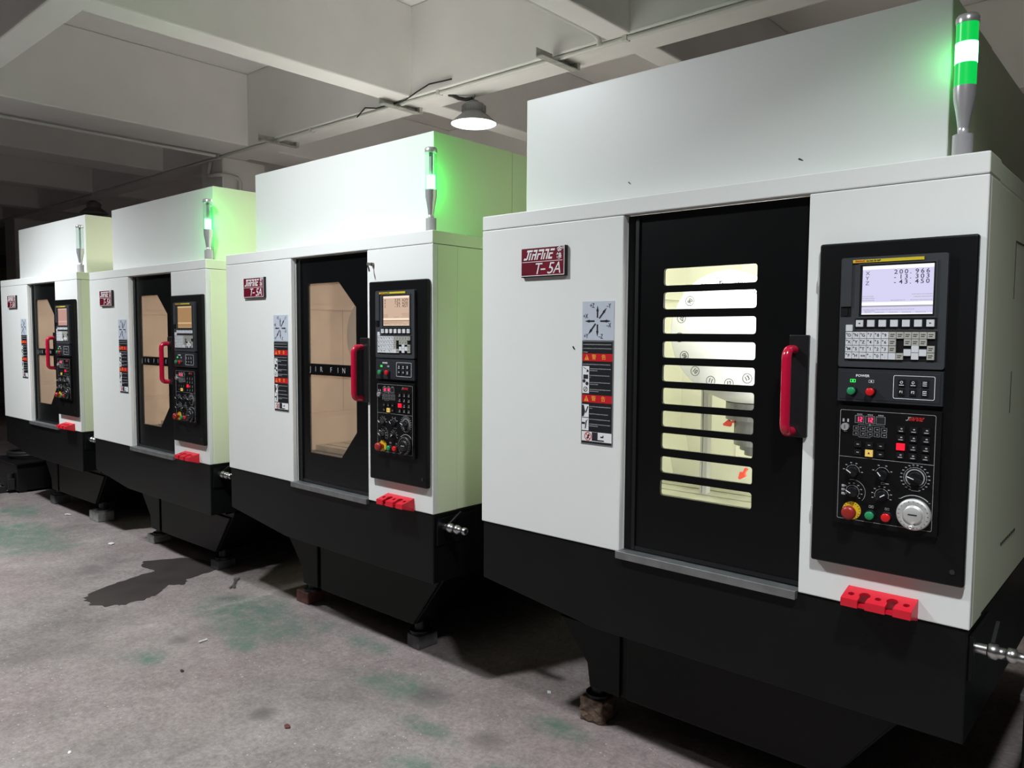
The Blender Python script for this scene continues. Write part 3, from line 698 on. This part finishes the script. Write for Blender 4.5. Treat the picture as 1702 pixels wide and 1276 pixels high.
def slotted_door(root):
    L = (0, 0, HB); Z = [(.897, .846), (.826, .775), (.751, .702), (.678, .629), (.607, .557), (.537, .488), (.467, .419), (.399, .351), (.327, .277), (.254, .206)]
    holes = []
    for a, c in Z:
        x0, z0 = dz(.757, c, .03); x1, z1 = dz(1.051, a, .03); holes.append(rrect(x0, x1, z0, z1, .0085))
    d = MB().plate([[(.60, .006), (1.1885, .006), (1.1885, 1.07), (.60, 1.07)]] + holes, .03, .040).build('sliding_door', 'door', root, L)
    MB().box(.70, 1.08, .0405, .0445, .17, .94).build('door_pane', 'pane_clear', d)
    MB().box(.64, .652, .024, .03, .01, 1.06).box(.652, 1.18, .026, .03, .010, .022).build('door_edge_trim', 'blk', d)
    handle(d)

def window_door(root):
    L = (0, 0, HB)
    h1 = [(.703, .576), (1.072, .576), (1.072, .834), (.946, .949), (.703, .949)]; h2 = [(.703, .524), (.703, .153), (.958, .153), (1.072, .279), (1.072, .524)]
    d = MB().plate([[(.60, .006), (1.1885, .006), (1.1885, 1.07), (.60, 1.07)], h1, h2], .03, .044).build('sliding_door', 'door', root, L)
    MB().box(.690, 1.085, .0375, .0405, .145, .955).build('door_pane', 'pane_tan', d)
    MB().box(.64, .652, .024, .03, .01, 1.06).box(.652, 1.18, .026, .03, .010, .022).build('door_edge_trim', 'blk', d)
    b = MB()
    for ch, x in (('J', .716), ('I', .758), ('R', .797), ('F', .876), ('I', .932), ('N', .967), ('E', 1.035)): b.text(ch, .034, x, .550, .0295, sx=.95)
    b.build('door_lettering', 'dimw', d)
    handle(d)

def lamp_core(tw, lit, full=False):
    tx, ty = 1.530, .055
    if full:
        MB().lathe((tx, ty, 0), [(.0236, ZT+.168), (.0236, 1.436)], 'z', 28, caps=False).build('tower_lens', 'lens_green', tw)['label'] = 'glowing green lens'
        MB().lathe((tx, ty, 0), [(.0240, 1.344), (.0240, 1.392)], 'z', 28).build('lit_segment', 'led', tw)['label'] = 'white-hot green lit segment'
        return 1.368
    MB().lathe((tx, ty, 0), [(.0236, ZT+.168), (.0236, 1.436)], 'z', 28, caps=False).build('tower_lens', 'lens_clear', tw)
    MB().box(tx-.007, tx+.007, ty-.004, ty+.004, ZT+.168, 1.436).build('led_carrier', 'led_off', tw)
    if lit:
        MB().lathe((tx, ty, 0), [(.017, ZT+.170), (.017, ZT+.225)], 'z', 24).build('lit_segment', 'led', tw)['label'] = 'white-hot green lit segment'
    return ZT+.198

PL = [(0., 0., 0., 0.), (-1.8699, .0073, -.023, -.0028), (-3.6553, -.0161, -.031, .0041), (-5.4875, -.039, -.0125, .0165)]
LAB = ['nearest white and black machining center with slotted door window and green-glowing signal tower',
       'second nearest machining center with small key in its cabinet lock and chamfered tan door window',
       'third machining center, its orange-lit screen and red handle above the dark wet floor stain',
       'farthest machining center with unlit clear signal tower, pink screen and chamfered door window']
roots = []
r0 = empty('machining_center', (0, 0, 0)); tag(r0, LAB[0], 'machine', 'row of machining centers')
tw0 = common_parts(r0)
for i in range(4):
    if i: r = copy_tree(r0); r['label'] = LAB[i]
    else: r = r0
    roots.append(r)
for i, r in enumerate(roots):
    x, y, z, a = PL[i]; r.location = (x, y, z); r.rotation_euler = (0, 0, a)
# what differs from machine to machine
slotted_door(r0); chamber(r0, 'chamber'); handwheel(r0, 'alu', 'ink')
MB().prism([(.415, .657), (.419, .659), (.426, .650), (.425, .646), (.420, .649)], -.0012, .0).build('paint_chip', 'ink', r0, (0, 0, HB))
MB().prism([(.552, 1.196), (.556, 1.197), (.563, 1.190), (.562, 1.188)], .109, .1105).build('paint_chip', 'ink', r0, (0, 0, HB))
MB().prism([(1.112, 1.191), (1.117, 1.193), (1.127, 1.186), (1.126, 1.184), (1.116, 1.188)], .109, .1105).build('paint_chip', 'ink', r0, (0, 0, HB))
screen(r0, 'scr1', 'scr1w', 'scrtx', (('X', '200.966'), ('Y', '-13.303'), ('Z', '-43.450')), 'scrgr')
r1 = roots[1]
window_door(r1); chamber(r1, 'tanchamber', False); handwheel(r1, 'blk', 'dimw')
for ch in list(r1.children):
    if ch.name.split('.')[0] in ('sliding_door', 'work_chamber', 'guide_post', 'slotted_table', 'tool_magazine'):
        for r in roots[2:]: copy_tree(ch, r)
    if ch.name.split('.')[0] == 'operator_station':
        hw = [c for c in ch.children if c.name.split('.')[0] == 'handwheel'][0]
        for r in roots[2:]: copy_tree(hw, [c for c in r.children if c.name.split('.')[0] == 'operator_station'][0])
screen(r1, 'scr2', 'scr2w', 'scrtx2', (('X', '239.639'), ('Y', '126.620'), ('Z', '-71.457')), 'scr3')
screen(roots[2], 'scr3', 'scr3w', 'scrtx2', (), None, False)
screen(roots[3], 'scr4', 'scr4w', 'scrtx2', (), None, False)
MB().cyl((1.232, 0, 1.009), .008, -.010, 0, 'y', 16).box(1.2305, 1.2335, -.034, -.010, 1.003, 1.015).prism([(1.232, 1.006), (1.240, .990), (1.243, .978), (1.238, .977), (1.230, 1.0)], -.030, -.026, 1).build('cabinet_lock', ['darksteel', 'ink'], r1, (0, 0, HB))['label'] = 'small lock with its key in it'
for i, r in enumerate(roots):
    tw = [c for c in r.children if c.name.split('.')[0] == 'signal_tower'][0]
    zl = lamp_core(tw, i < 3, i == 0)
    if i < 3:
        ld = bpy.data.lights.new('green_beacon_light', 'POINT'); ld.color = (.0, 1., .10); ld.energy = (44., 26., 24.)[i]; ld.shadow_soft_size = .02
        lo = bpy.data.objects.new('green_beacon_light', ld); C.objects.link(lo); lo.parent = tw; lo.location = (1.530, .055, zl + (0 if i else 0))
# work lights inside the machines, plus an added side strip as fill
for i, r in enumerate(roots):
    ld = bpy.data.lights.new('work_light', 'AREA'); ld.shape = 'RECTANGLE'; ld.size = .5; ld.size_y = .06
    ld.energy = (8., 2.4, 2.6, 2.6)[i]; ld.color = (1, .99, .93) if i == 0 else (1, .93, .85)
    lo = bpy.data.objects.new('work_light', ld); C.objects.link(lo); lo.parent = r; lo.location = (.95, .12 if i == 0 else .42, HB+1.035); lo.rotation_euler = (math.radians(35 if i == 0 else 8), 0, 0)
    if True:  # added fill strip hidden behind the door frame, evens out the interior
        ld = bpy.data.lights.new('side_fill_light', 'AREA'); ld.shape = 'RECTANGLE'; ld.size = .05; ld.size_y = .8; ld.energy = (8.5, 3.8, 4.2, 4.2)[i]; ld.color = (1, .99, .95) if i == 0 else (1, .94, .88)
        lo = bpy.data.objects.new('side_fill_light', ld); C.objects.link(lo); lo.parent = r; lo.location = (1.27, .10, HB+.52); lo.rotation_euler = (PI/2, 0, math.radians(48))

# ------------------------------------------------------------------ blocks under the feet
def block(name, i, lx, w, d, mat, label, ly=.285, rz=0., jag=0., cat='block'):
    x, y, z, a = PL[i]; h = FLOOR+z-.6605; bm = bmesh.new()
    bmesh.ops.create_cube(bm, size=1.); bmesh.ops.subdivide_edges(bm, edges=bm.edges, cuts=4, use_grid_fill=True)
    rr = random.Random(name+str(i))
    for v in bm.verts:
        t = v.co.z; v.co = Vector((v.co.x*w*(1+.12*rr.uniform(-jag, jag)), v.co.y*d*(1+.12*rr.uniform(-jag, jag)), (v.co.z+.5)*h))
    me = bpy.data.meshes.new(name); bm.to_mesh(me); bm.free(); me.materials.append(M[mat])
    o = bpy.data.objects.new(name, me); C.objects.link(o); o.location = (x+lx, y+ly, 0); o.rotation_euler = (0, 0, rz)
    b = o.modifiers.new('edge', 'BEVEL'); b.width = .004; b.limit_method = 'ANGLE'
    return tag(o, label, cat, 'blocks under the machine feet')
block('rusty_block', 0, .345, .10, .12, 'rust', 'rough brown rusty block under the left foot of the nearest machine', rz=.06, jag=.8)
block('support_block', 0, 1.205, .09, .12, 'greyblk', 'dark block in deep shadow under the right foot of the nearest machine')
block('support_block', 1, .325, .11, .12, 'brick', 'red-brown block in shadow under the left foot of the second nearest machine')
block('support_block', 1, 1.215, .085, .115, 'greyblk', 'dark grey block on the shadow edge under the right foot of the second nearest machine', rz=-.08)
block('support_block', 2, .325, .11, .12, 'paleblk', 'small grey block under the left foot of the third machine, beside the wet stain', jag=.3)
block('support_block', 2, 1.205, .09, .12, 'greyblk', 'dark block under the right foot of the third machine')
block('support_block', 3, .345, .10, .12, 'greyblk', 'dark block under the left foot of the farthest machine')
block('support_block', 3, 1.225, .17, .12, 'paleblk', 'wide pale grey block under the right foot of the farthest machine')

# ------------------------------------------------------------------ things on the floor
def flat(name, pts, h, mat, label, cat, z=0.002):
    cx = sum(p[0] for p in pts)/len(pts); cy = sum(p[1] for p in pts)/len(pts); n = len(pts)
    v = [(x-cx, y-cy, 0) for x, y in pts]+[(x-cx, y-cy, h) for x, y in pts]
    b = MB().add(v, [list(range(n)), list(range(n, 2*n))]+[(i, (i+1) % n, (i+1) % n+n, i+n) for i in range(n)])
    return tag(b.build(name, mat, None, (cx, cy, 0)), label, cat)
pud = [(-2.443, -.536), (-2.49, -.50), (-2.535, -.475), (-2.58, -.38), (-2.621, -.293), (-2.65, -.16), (-2.671, -.053), (-2.77, -.06), (-2.868, -.049), (-2.929, -.009), (-2.87, .10), (-2.804, .206), (-2.68, .26), (-2.551, .261), (-2.46, .24), (-2.417, .179), (-2.40, .09), (-2.387, .004), (-2.34, -.02), (-2.298, -.052), (-2.33, -.08), (-2.364, -.112), (-2.29, -.18), (-2.231, -.247), (-2.235, -.29), (-2.204, -.319), (-2.225, -.37), (-2.204, -.412), (-2.24, -.44), (-2.25, -.485), (-2.29, -.50), (-2.333, -.543), (-2.38, -.525)]
def jagged(pts, rr):
    out = []
    for i, p in enumerate(pts):
        q = pts[(i+1) % len(pts)]; out.append(p)
        for t in (.33, .66): out.append((p[0]+(q[0]-p[0])*t+rr.uniform(-.012, .012), p[1]+(q[1]-p[1])*t+rr.uniform(-.012, .012)))
    return out
flat('wet_stain', jagged(pud, random.Random(2)), .0012, 'puddle', 'dark wet stain spread on the floor before the third machine', 'puddle')
def wrench():
    a, c = Vector((-2.17, .203)), Vector((-2.03, .098)); m = (a+c)/2; l = (a-c).length/2; rz = math.atan2((c-a).y, (c-a).x)
    out = []
    for s in (1, -1):
        out += [(s*x, s*z) for x, z in ((-l+.035, -.006), (-l+.022, -.016), (-l+.004, -.014), (-l-.004, -.006), (-l+.013, -.005), (-l+.013, .006), (-l-.004, .010), (-l+.006, .018), (-l+.024, .014), (-l+.035, .006))][::-1]
    b = MB().plate([out], -.004, .004)
    b.v = [(x, z, y+.0045) for x, y, z in b.v]
    o = b.build('wrench', 'darksteel', None, (m.x, m.y, .001), bevel=.001); o.rotation_euler = (0, 0, rz)
    return tag(o, 'small double open-end wrench lying on the floor between second and third machine', 'wrench')
wrench()
o = MB().tube([(-.02, 0, .0045), (.02, 0, .0045)], .0045, 10).build('white_stub', 'paper', None, (-1.436, -.375, .001)); o.rotation_euler = (0, 0, 1.6)
tag(o, 'short white stub lying on the floor before the second machine', 'stub')
def scrap(name, x, y, s, mat, label, cat, seed):
    rr = random.Random(seed); bm = bmesh.new(); bmesh.ops.create_icosphere(bm, subdivisions=1, radius=1)
    for v in bm.verts: v.co = Vector((v.co.x*s*rr.uniform(.6, 1.3), v.co.y*s*.6*rr.uniform(.6, 1.3), (v.co.z*.5+.5)*s*.35*rr.uniform(.6, 1.1)))
    mz = min(v.co.z for v in bm.verts)
    for v in bm.verts: v.co.z -= mz
    me = bpy.data.meshes.new(name); bm.to_mesh(me); bm.free(); me.materials.append(M[mat])
    o = bpy.data.objects.new(name, me); C.objects.link(o); o.location = (x, y, 0); o.rotation_euler = (0, 0, rr.uniform(0, 3))
    return tag(o, label, cat)
scrap('metal_scrap', -.461, -.547, .024, 'brownscrap', 'dark red-brown metal scrap lying alone on the open floor', 'scrap', 1)
scrap('paper_scrap', -.863, -1.142, .012, 'paper', 'tiny white scrap on the floor at the bottom left of the photo', 'scrap', 2)
scrap('paper_scrap', -3.483, .011, .034, 'paper', 'white crumpled scrap on the floor beyond the dark wet stain', 'scrap', 3)
scrap('dark_scrap', -1.202, -.587, .016, 'ink', 'tiny black scrap on the floor below the white stub', 'scrap', 4)
scrap('paper_scrap', -4.624, .125, .03, 'paper', 'white scrap on the floor before the farthest machine', 'scrap', 5)
scrap('plastic_piece', -2.535, .452, .05, 'paleblk', 'pale rounded piece in the shadow under the third machine', 'scrap', 6)
scrap('stone_chip', .085, .31, .016, 'paper', 'white chip on the floor left of the rusty block', 'scrap', 8)

# pump box with hose, far left
pb = empty('pump_box', (-5.95, .40, 0)); tag(pb, 'black steel pump box with coiled hose at the left end of the row', 'pump')
MB().box(-.42, .14, -.28, .35, .02, .27).box(-.44, .16, -.30, .37, .255, .275).build('box_body', 'blk', pb, bevel=.006)
hs = []
for i in range(60):
    a = i*2*PI/24; hs.append((-.16+.20*math.cos(a), -.05+.20*math.sin(a), .295+.02*(i/24)))
hs += [(.10, .10, .37), (.25, .20, .45), (.45, .28, .50)]
MB().tube(hs, .016, 10).build('hose', 'rubber', pb)
MB().box(-.02, .10, -.34, -.285, .03, .13).cyl((.04, -.31, 0), .03, .13, .17, 'z', 16).box(.0, .03, -.40, -.33, .0, .06).build('pump_motor', 'rubber', pb, bevel=.004)
for q in (-.40, .10): MB().box(q, q+.03, -.26, -.2, 0, .03).build('box_foot', 'blk', pb)

# low steel cabinet beyond the nearest machine on the right
ct = empty('coolant_tank', (1.64, .62, 0)); tag(ct, 'low black and grey tank standing beside the nearest machine at the right edge', 'tank')
MB().box(0, .62, 0, 1.2, .03, .36).build('tank_body', 'blk', ct, bevel=.006)
MB().box(-.01, .63, -.01, .52, .362, .385).box(-.01, .63, .55, 1.21, .362, .385).build('tank_cover', 'cartgrey', ct, bevel=.004)
for q in ((.04, .04), (.54, .04), (.04, 1.12), (.54, 1.12)): MB().box(q[0], q[0]+.04, q[1], q[1]+.04, 0, .032).build('tank_foot', 'blk', ct)

# ------------------------------------------------------------------ ceiling fittings
def bracket(x, label):
    t = empty('cable_bracket', (x, 2.10, ZB)); tag(t, label, 'bracket', 'brackets on the main beam')
    MB().box(-.03, .03, -.17, .24, -.050, -.044).box(-.03, -.024, -.17, -.004, -.044, .012).box(-.03, -.024, -.004, .06, -.044, -.034).box(-.03, -.024, .06, .24, -.044, -.002).build('arm', 'bracket', t)
    MB().box(-.022, .03, .21, .24, -.044, .0).build('end_piece', 'bracket', t)
    return t
bracket(-1.33, 'galvanised angle bracket under the beam right of the lit lamp')
bracket(-2.95, 'galvanised angle bracket under the beam left of the lit lamp')
bracket(-4.75, 'pale angle bracket under the beam near the square column')
b = MB().tube([(-16, 2.122, ZB-.017), (-5, 2.122, ZB-.017), (0, 2.122, ZB-.017), (7, 2.122, ZB-.017)], .0155, 12)
for i in range(12): b.box(-14.4+i*1.7, -14.37+i*1.7, 2.10, 2.145, ZB-.0335, ZB-.0005)
tag(b.build('conduit', 'conduit'), 'long white conduit along the lower edge of the main beam', 'conduit')
b = MB().tube([(-5.83, -7.9, ZB-.018), (-5.83, 0, ZB-.018), (-5.83, 2.05, ZB-.018)], .018, 10)
tag(b.build('conduit', 'conduit'), 'white conduit under the wide cross beam at the left', 'conduit')
b = MB().tube([(-6.08, 2.125, ZB-.04), (-6.08, 2.10, ZB-.16), (-6.06, 2.09, ZB-.20), (-5.88, 2.10, ZB-.20), (-5.835, 2.13, ZB-.20), (-5.835, 2.30, ZB-.21), (-5.835, 2.33, ZB-.25), (-5.835, 2.33, 1.9)], .022, 10)
tag(b.build('conduit', 'conduit'), 'bent white conduit running down the square column', 'conduit')
b = MB().tube([(-.96, -7.9, ZB+.03), (-.96, 1.98, ZB+.03), (-.96, 2.05, ZB+.02), (-.96, 2.075, ZB-.0), (-.955, 2.08, ZB-.03)], .018, 10)
tag(b.build('conduit', 'conduit'), 'white conduit along the cross beam above the nearest machine', 'conduit')
b = MB().tube([(-3.47, 2.09, ZB-.03), (-3.34, 2.075, ZB+.02), (-3.2, 2.08, ZB-.008), (-3.0, 2.08, ZB-.012), (-2.828, 2.08, ZB-.010), (-2.70, 2.085, ZB+.028), (-2.56, 2.085, ZB+.058), (-2.40, 2.088, ZB+.050), (-2.32, 2.092, ZB+.048)], .006, 6)
tag(b.build('thin_cable', 'rubber'), 'thin dark cable drooping along the main beam', 'cable')

def bay_lamp(x, y, z, on, label):
    # z is the height of the lower rim
    t = empty('high_bay_lamp', (x, y, z)); tag(t, label, 'lamp', 'high bay lamps'); G = ZB-z; n0 = len(bpy.data.objects)
    MB().lathe((0, 0, 0), [(.228, 0), (.232, .004), (.215, .02), (.150, .075), (.112, .105), (.108, .112), (.106, .108), (.146, .070), (.210, .016), (.222, .002)], 'z', 48, caps=False).build('reflector_shade', 'lampgrey', t)
    hb = MB().lathe((0, 0, 0), [(.108, .105), (.112, .115), (.112, .175), (.098, .195), (.05, .212), (.045, .225), (.018, .235), (.0, .235)], 'z', 40, caps=False)
    for i in range(28):
        a = 2*PI*i/28; c, s = math.cos(a), math.sin(a)
        hb.add([(c*.105-s*.003, s*.105+c*.003, .12), (c*.120-s*.003, s*.120+c*.003, .12), (c*.120+s*.003, s*.120-c*.003, .12), (c*.105+s*.003, s*.105-c*.003, .12),
                (c*.105-s*.003, s*.105+c*.003, .175), (c*.120-s*.003, s*.120+c*.003, .175), (c*.120+s*.003, s*.120-c*.003, .175), (c*.105+s*.003, s*.105-c*.003, .175)],
               [(0, 1, 2, 3), (4, 5, 6, 7), (0, 1, 5, 4), (1, 2, 6, 5), (2, 3, 7, 6), (3, 0, 4, 7)])
    hb.build('heat_sink', 'lampgrey', t)
    MB().lathe((0, 0, 0), [(.0, .004), (.220, .004), (.221, .008), (.0, .008)], 'z', 48, caps=False).build('diffuser', 'lampface' if on else 'lampoff', t)
    for ch in t.children:
        for v in ch.data.vertices: v.co = v.co*.8
    MB().tube([(0, 0, .186), (0, 0, .205), (.012, 0, .215), (.012, 0, .225), (0, 0, .235), (0, 0, G+.001)], .005, 8).build('hook', 'darksteel', t)
    MB().tube([(-.005, -.004, .20), (-.05, -.043, .192), (-.09, -.08, .20), (-.125, -.11, .222), (-.15, -.132, G+.003)], .014, 10).build('flexible_cable', 'rubber', t)
    return t
bay_lamp(-2.355, 2.37, 3.085, True, 'lit grey high bay lamp hanging above the second machine')
bay_lamp(-9.95, 2.37, 3.13, False, 'unlit high bay lamp hanging at the far left of the beam')
bay_lamp(-.84, -1.30, 3.06, True, 'lit high bay lamp over the aisle, above the second nearest machine, out of the photo')
bay_lamp(-4.5, -1.30, 3.06, True, 'lit high bay lamp over the aisle near the farthest machine, out of the photo')
bay_lamp(1.95, -1.30, 3.06, True, 'lit high bay lamp over the aisle right of the photographer, out of the photo')
def area(x, y, z, e, col=(.93, .985, 1.02), size=.40, spread=170):
    ld = bpy.data.lights.new('lamp_light', 'AREA'); ld.shape = 'DISK'; ld.size = size; ld.energy = e; ld.color = col; ld.spread = math.radians(spread)
    lo = bpy.data.objects.new('lamp_light', ld); C.objects.link(lo); lo.location = (x, y, z)
    return lo
area(-.84, -1.30, 3.055, 72, size=.2)
area(-4.4, -1.30, 3.055, 78, size=.2, spread=142)
area(1.95, -1.30, 3.055, 43, size=.2, spread=122)
area(-2.355, 2.37, 3.073, 150, col=(1., .975, .94))

# boards on the back wall
tag(MB().box(-.6, .6, -.03, 0, 0, .55).build('wall_board', 'blue', None, (.75, 7.0, 3.1)), 'blue notice board high on the back wall at the right edge', 'board')
tag(MB().box(-.6, .6, -.03, 0, 0, .85).build('wall_board', 'redboard', None, (.85, 7.0, 1.85)), 'dark red notice board on the back wall at the right edge', 'board')
fb = empty('notice_board', (-15.98, 2.3, 1.7)); tag(fb, 'navy and yellowish board on the left end wall', 'board')
MB().box(0, .03, -.8, .8, 0, 1.0).build('board_sheet', 'olive', fb)
MB().box(0, .035, -.8, .8, 1.0, 1.25).build('board_header', 'navy', fb)

# ------------------------------------------------------------------ world, camera, view
w = bpy.data.worlds.new('room_world'); bpy.context.scene.world = w; w.use_nodes = True
w.node_tree.nodes['Background'].inputs['Color'].default_value = (.5, .55, .6, 1); w.node_tree.nodes['Background'].inputs['Strength'].default_value = .02
cam = bpy.data.cameras.new('camera'); co = bpy.data.objects.new('camera', cam); C.objects.link(co)
yaw, pit, rol = .7217, -.0651, .006
fw = Vector((-math.sin(yaw)*math.cos(pit), math.cos(yaw)*math.cos(pit), math.sin(pit))); rt = Vector((math.cos(yaw), math.sin(yaw), 0)); up = rt.cross(fw)
r_ = rt*math.cos(rol)+up*math.sin(rol); u_ = -rt*math.sin(rol)+up*math.cos(rol)
mw = Matrix((r_, u_, -fw)).transposed().to_4x4(); mw.translation = Vector((CX, CY, CZ+FLOOR)); co.matrix_world = mw
cam.sensor_fit = 'HORIZONTAL'; cam.sensor_width = 36.; cam.lens = 36.*1281.06/1702; cam.clip_start = .05
S = bpy.context.scene; S.camera = co
S.view_settings.view_transform = 'Standard'; S.view_settings.look = 'None'; S.view_settings.gamma = 1.; S.view_settings.use_curve_mapping = False
S.view_settings.exposure = 0.
S.cycles.max_bounces = 8; S.cycles.diffuse_bounces = 5; S.cycles.transparent_max_bounces = 12
S.cycles.sample_clamp_indirect = 6.
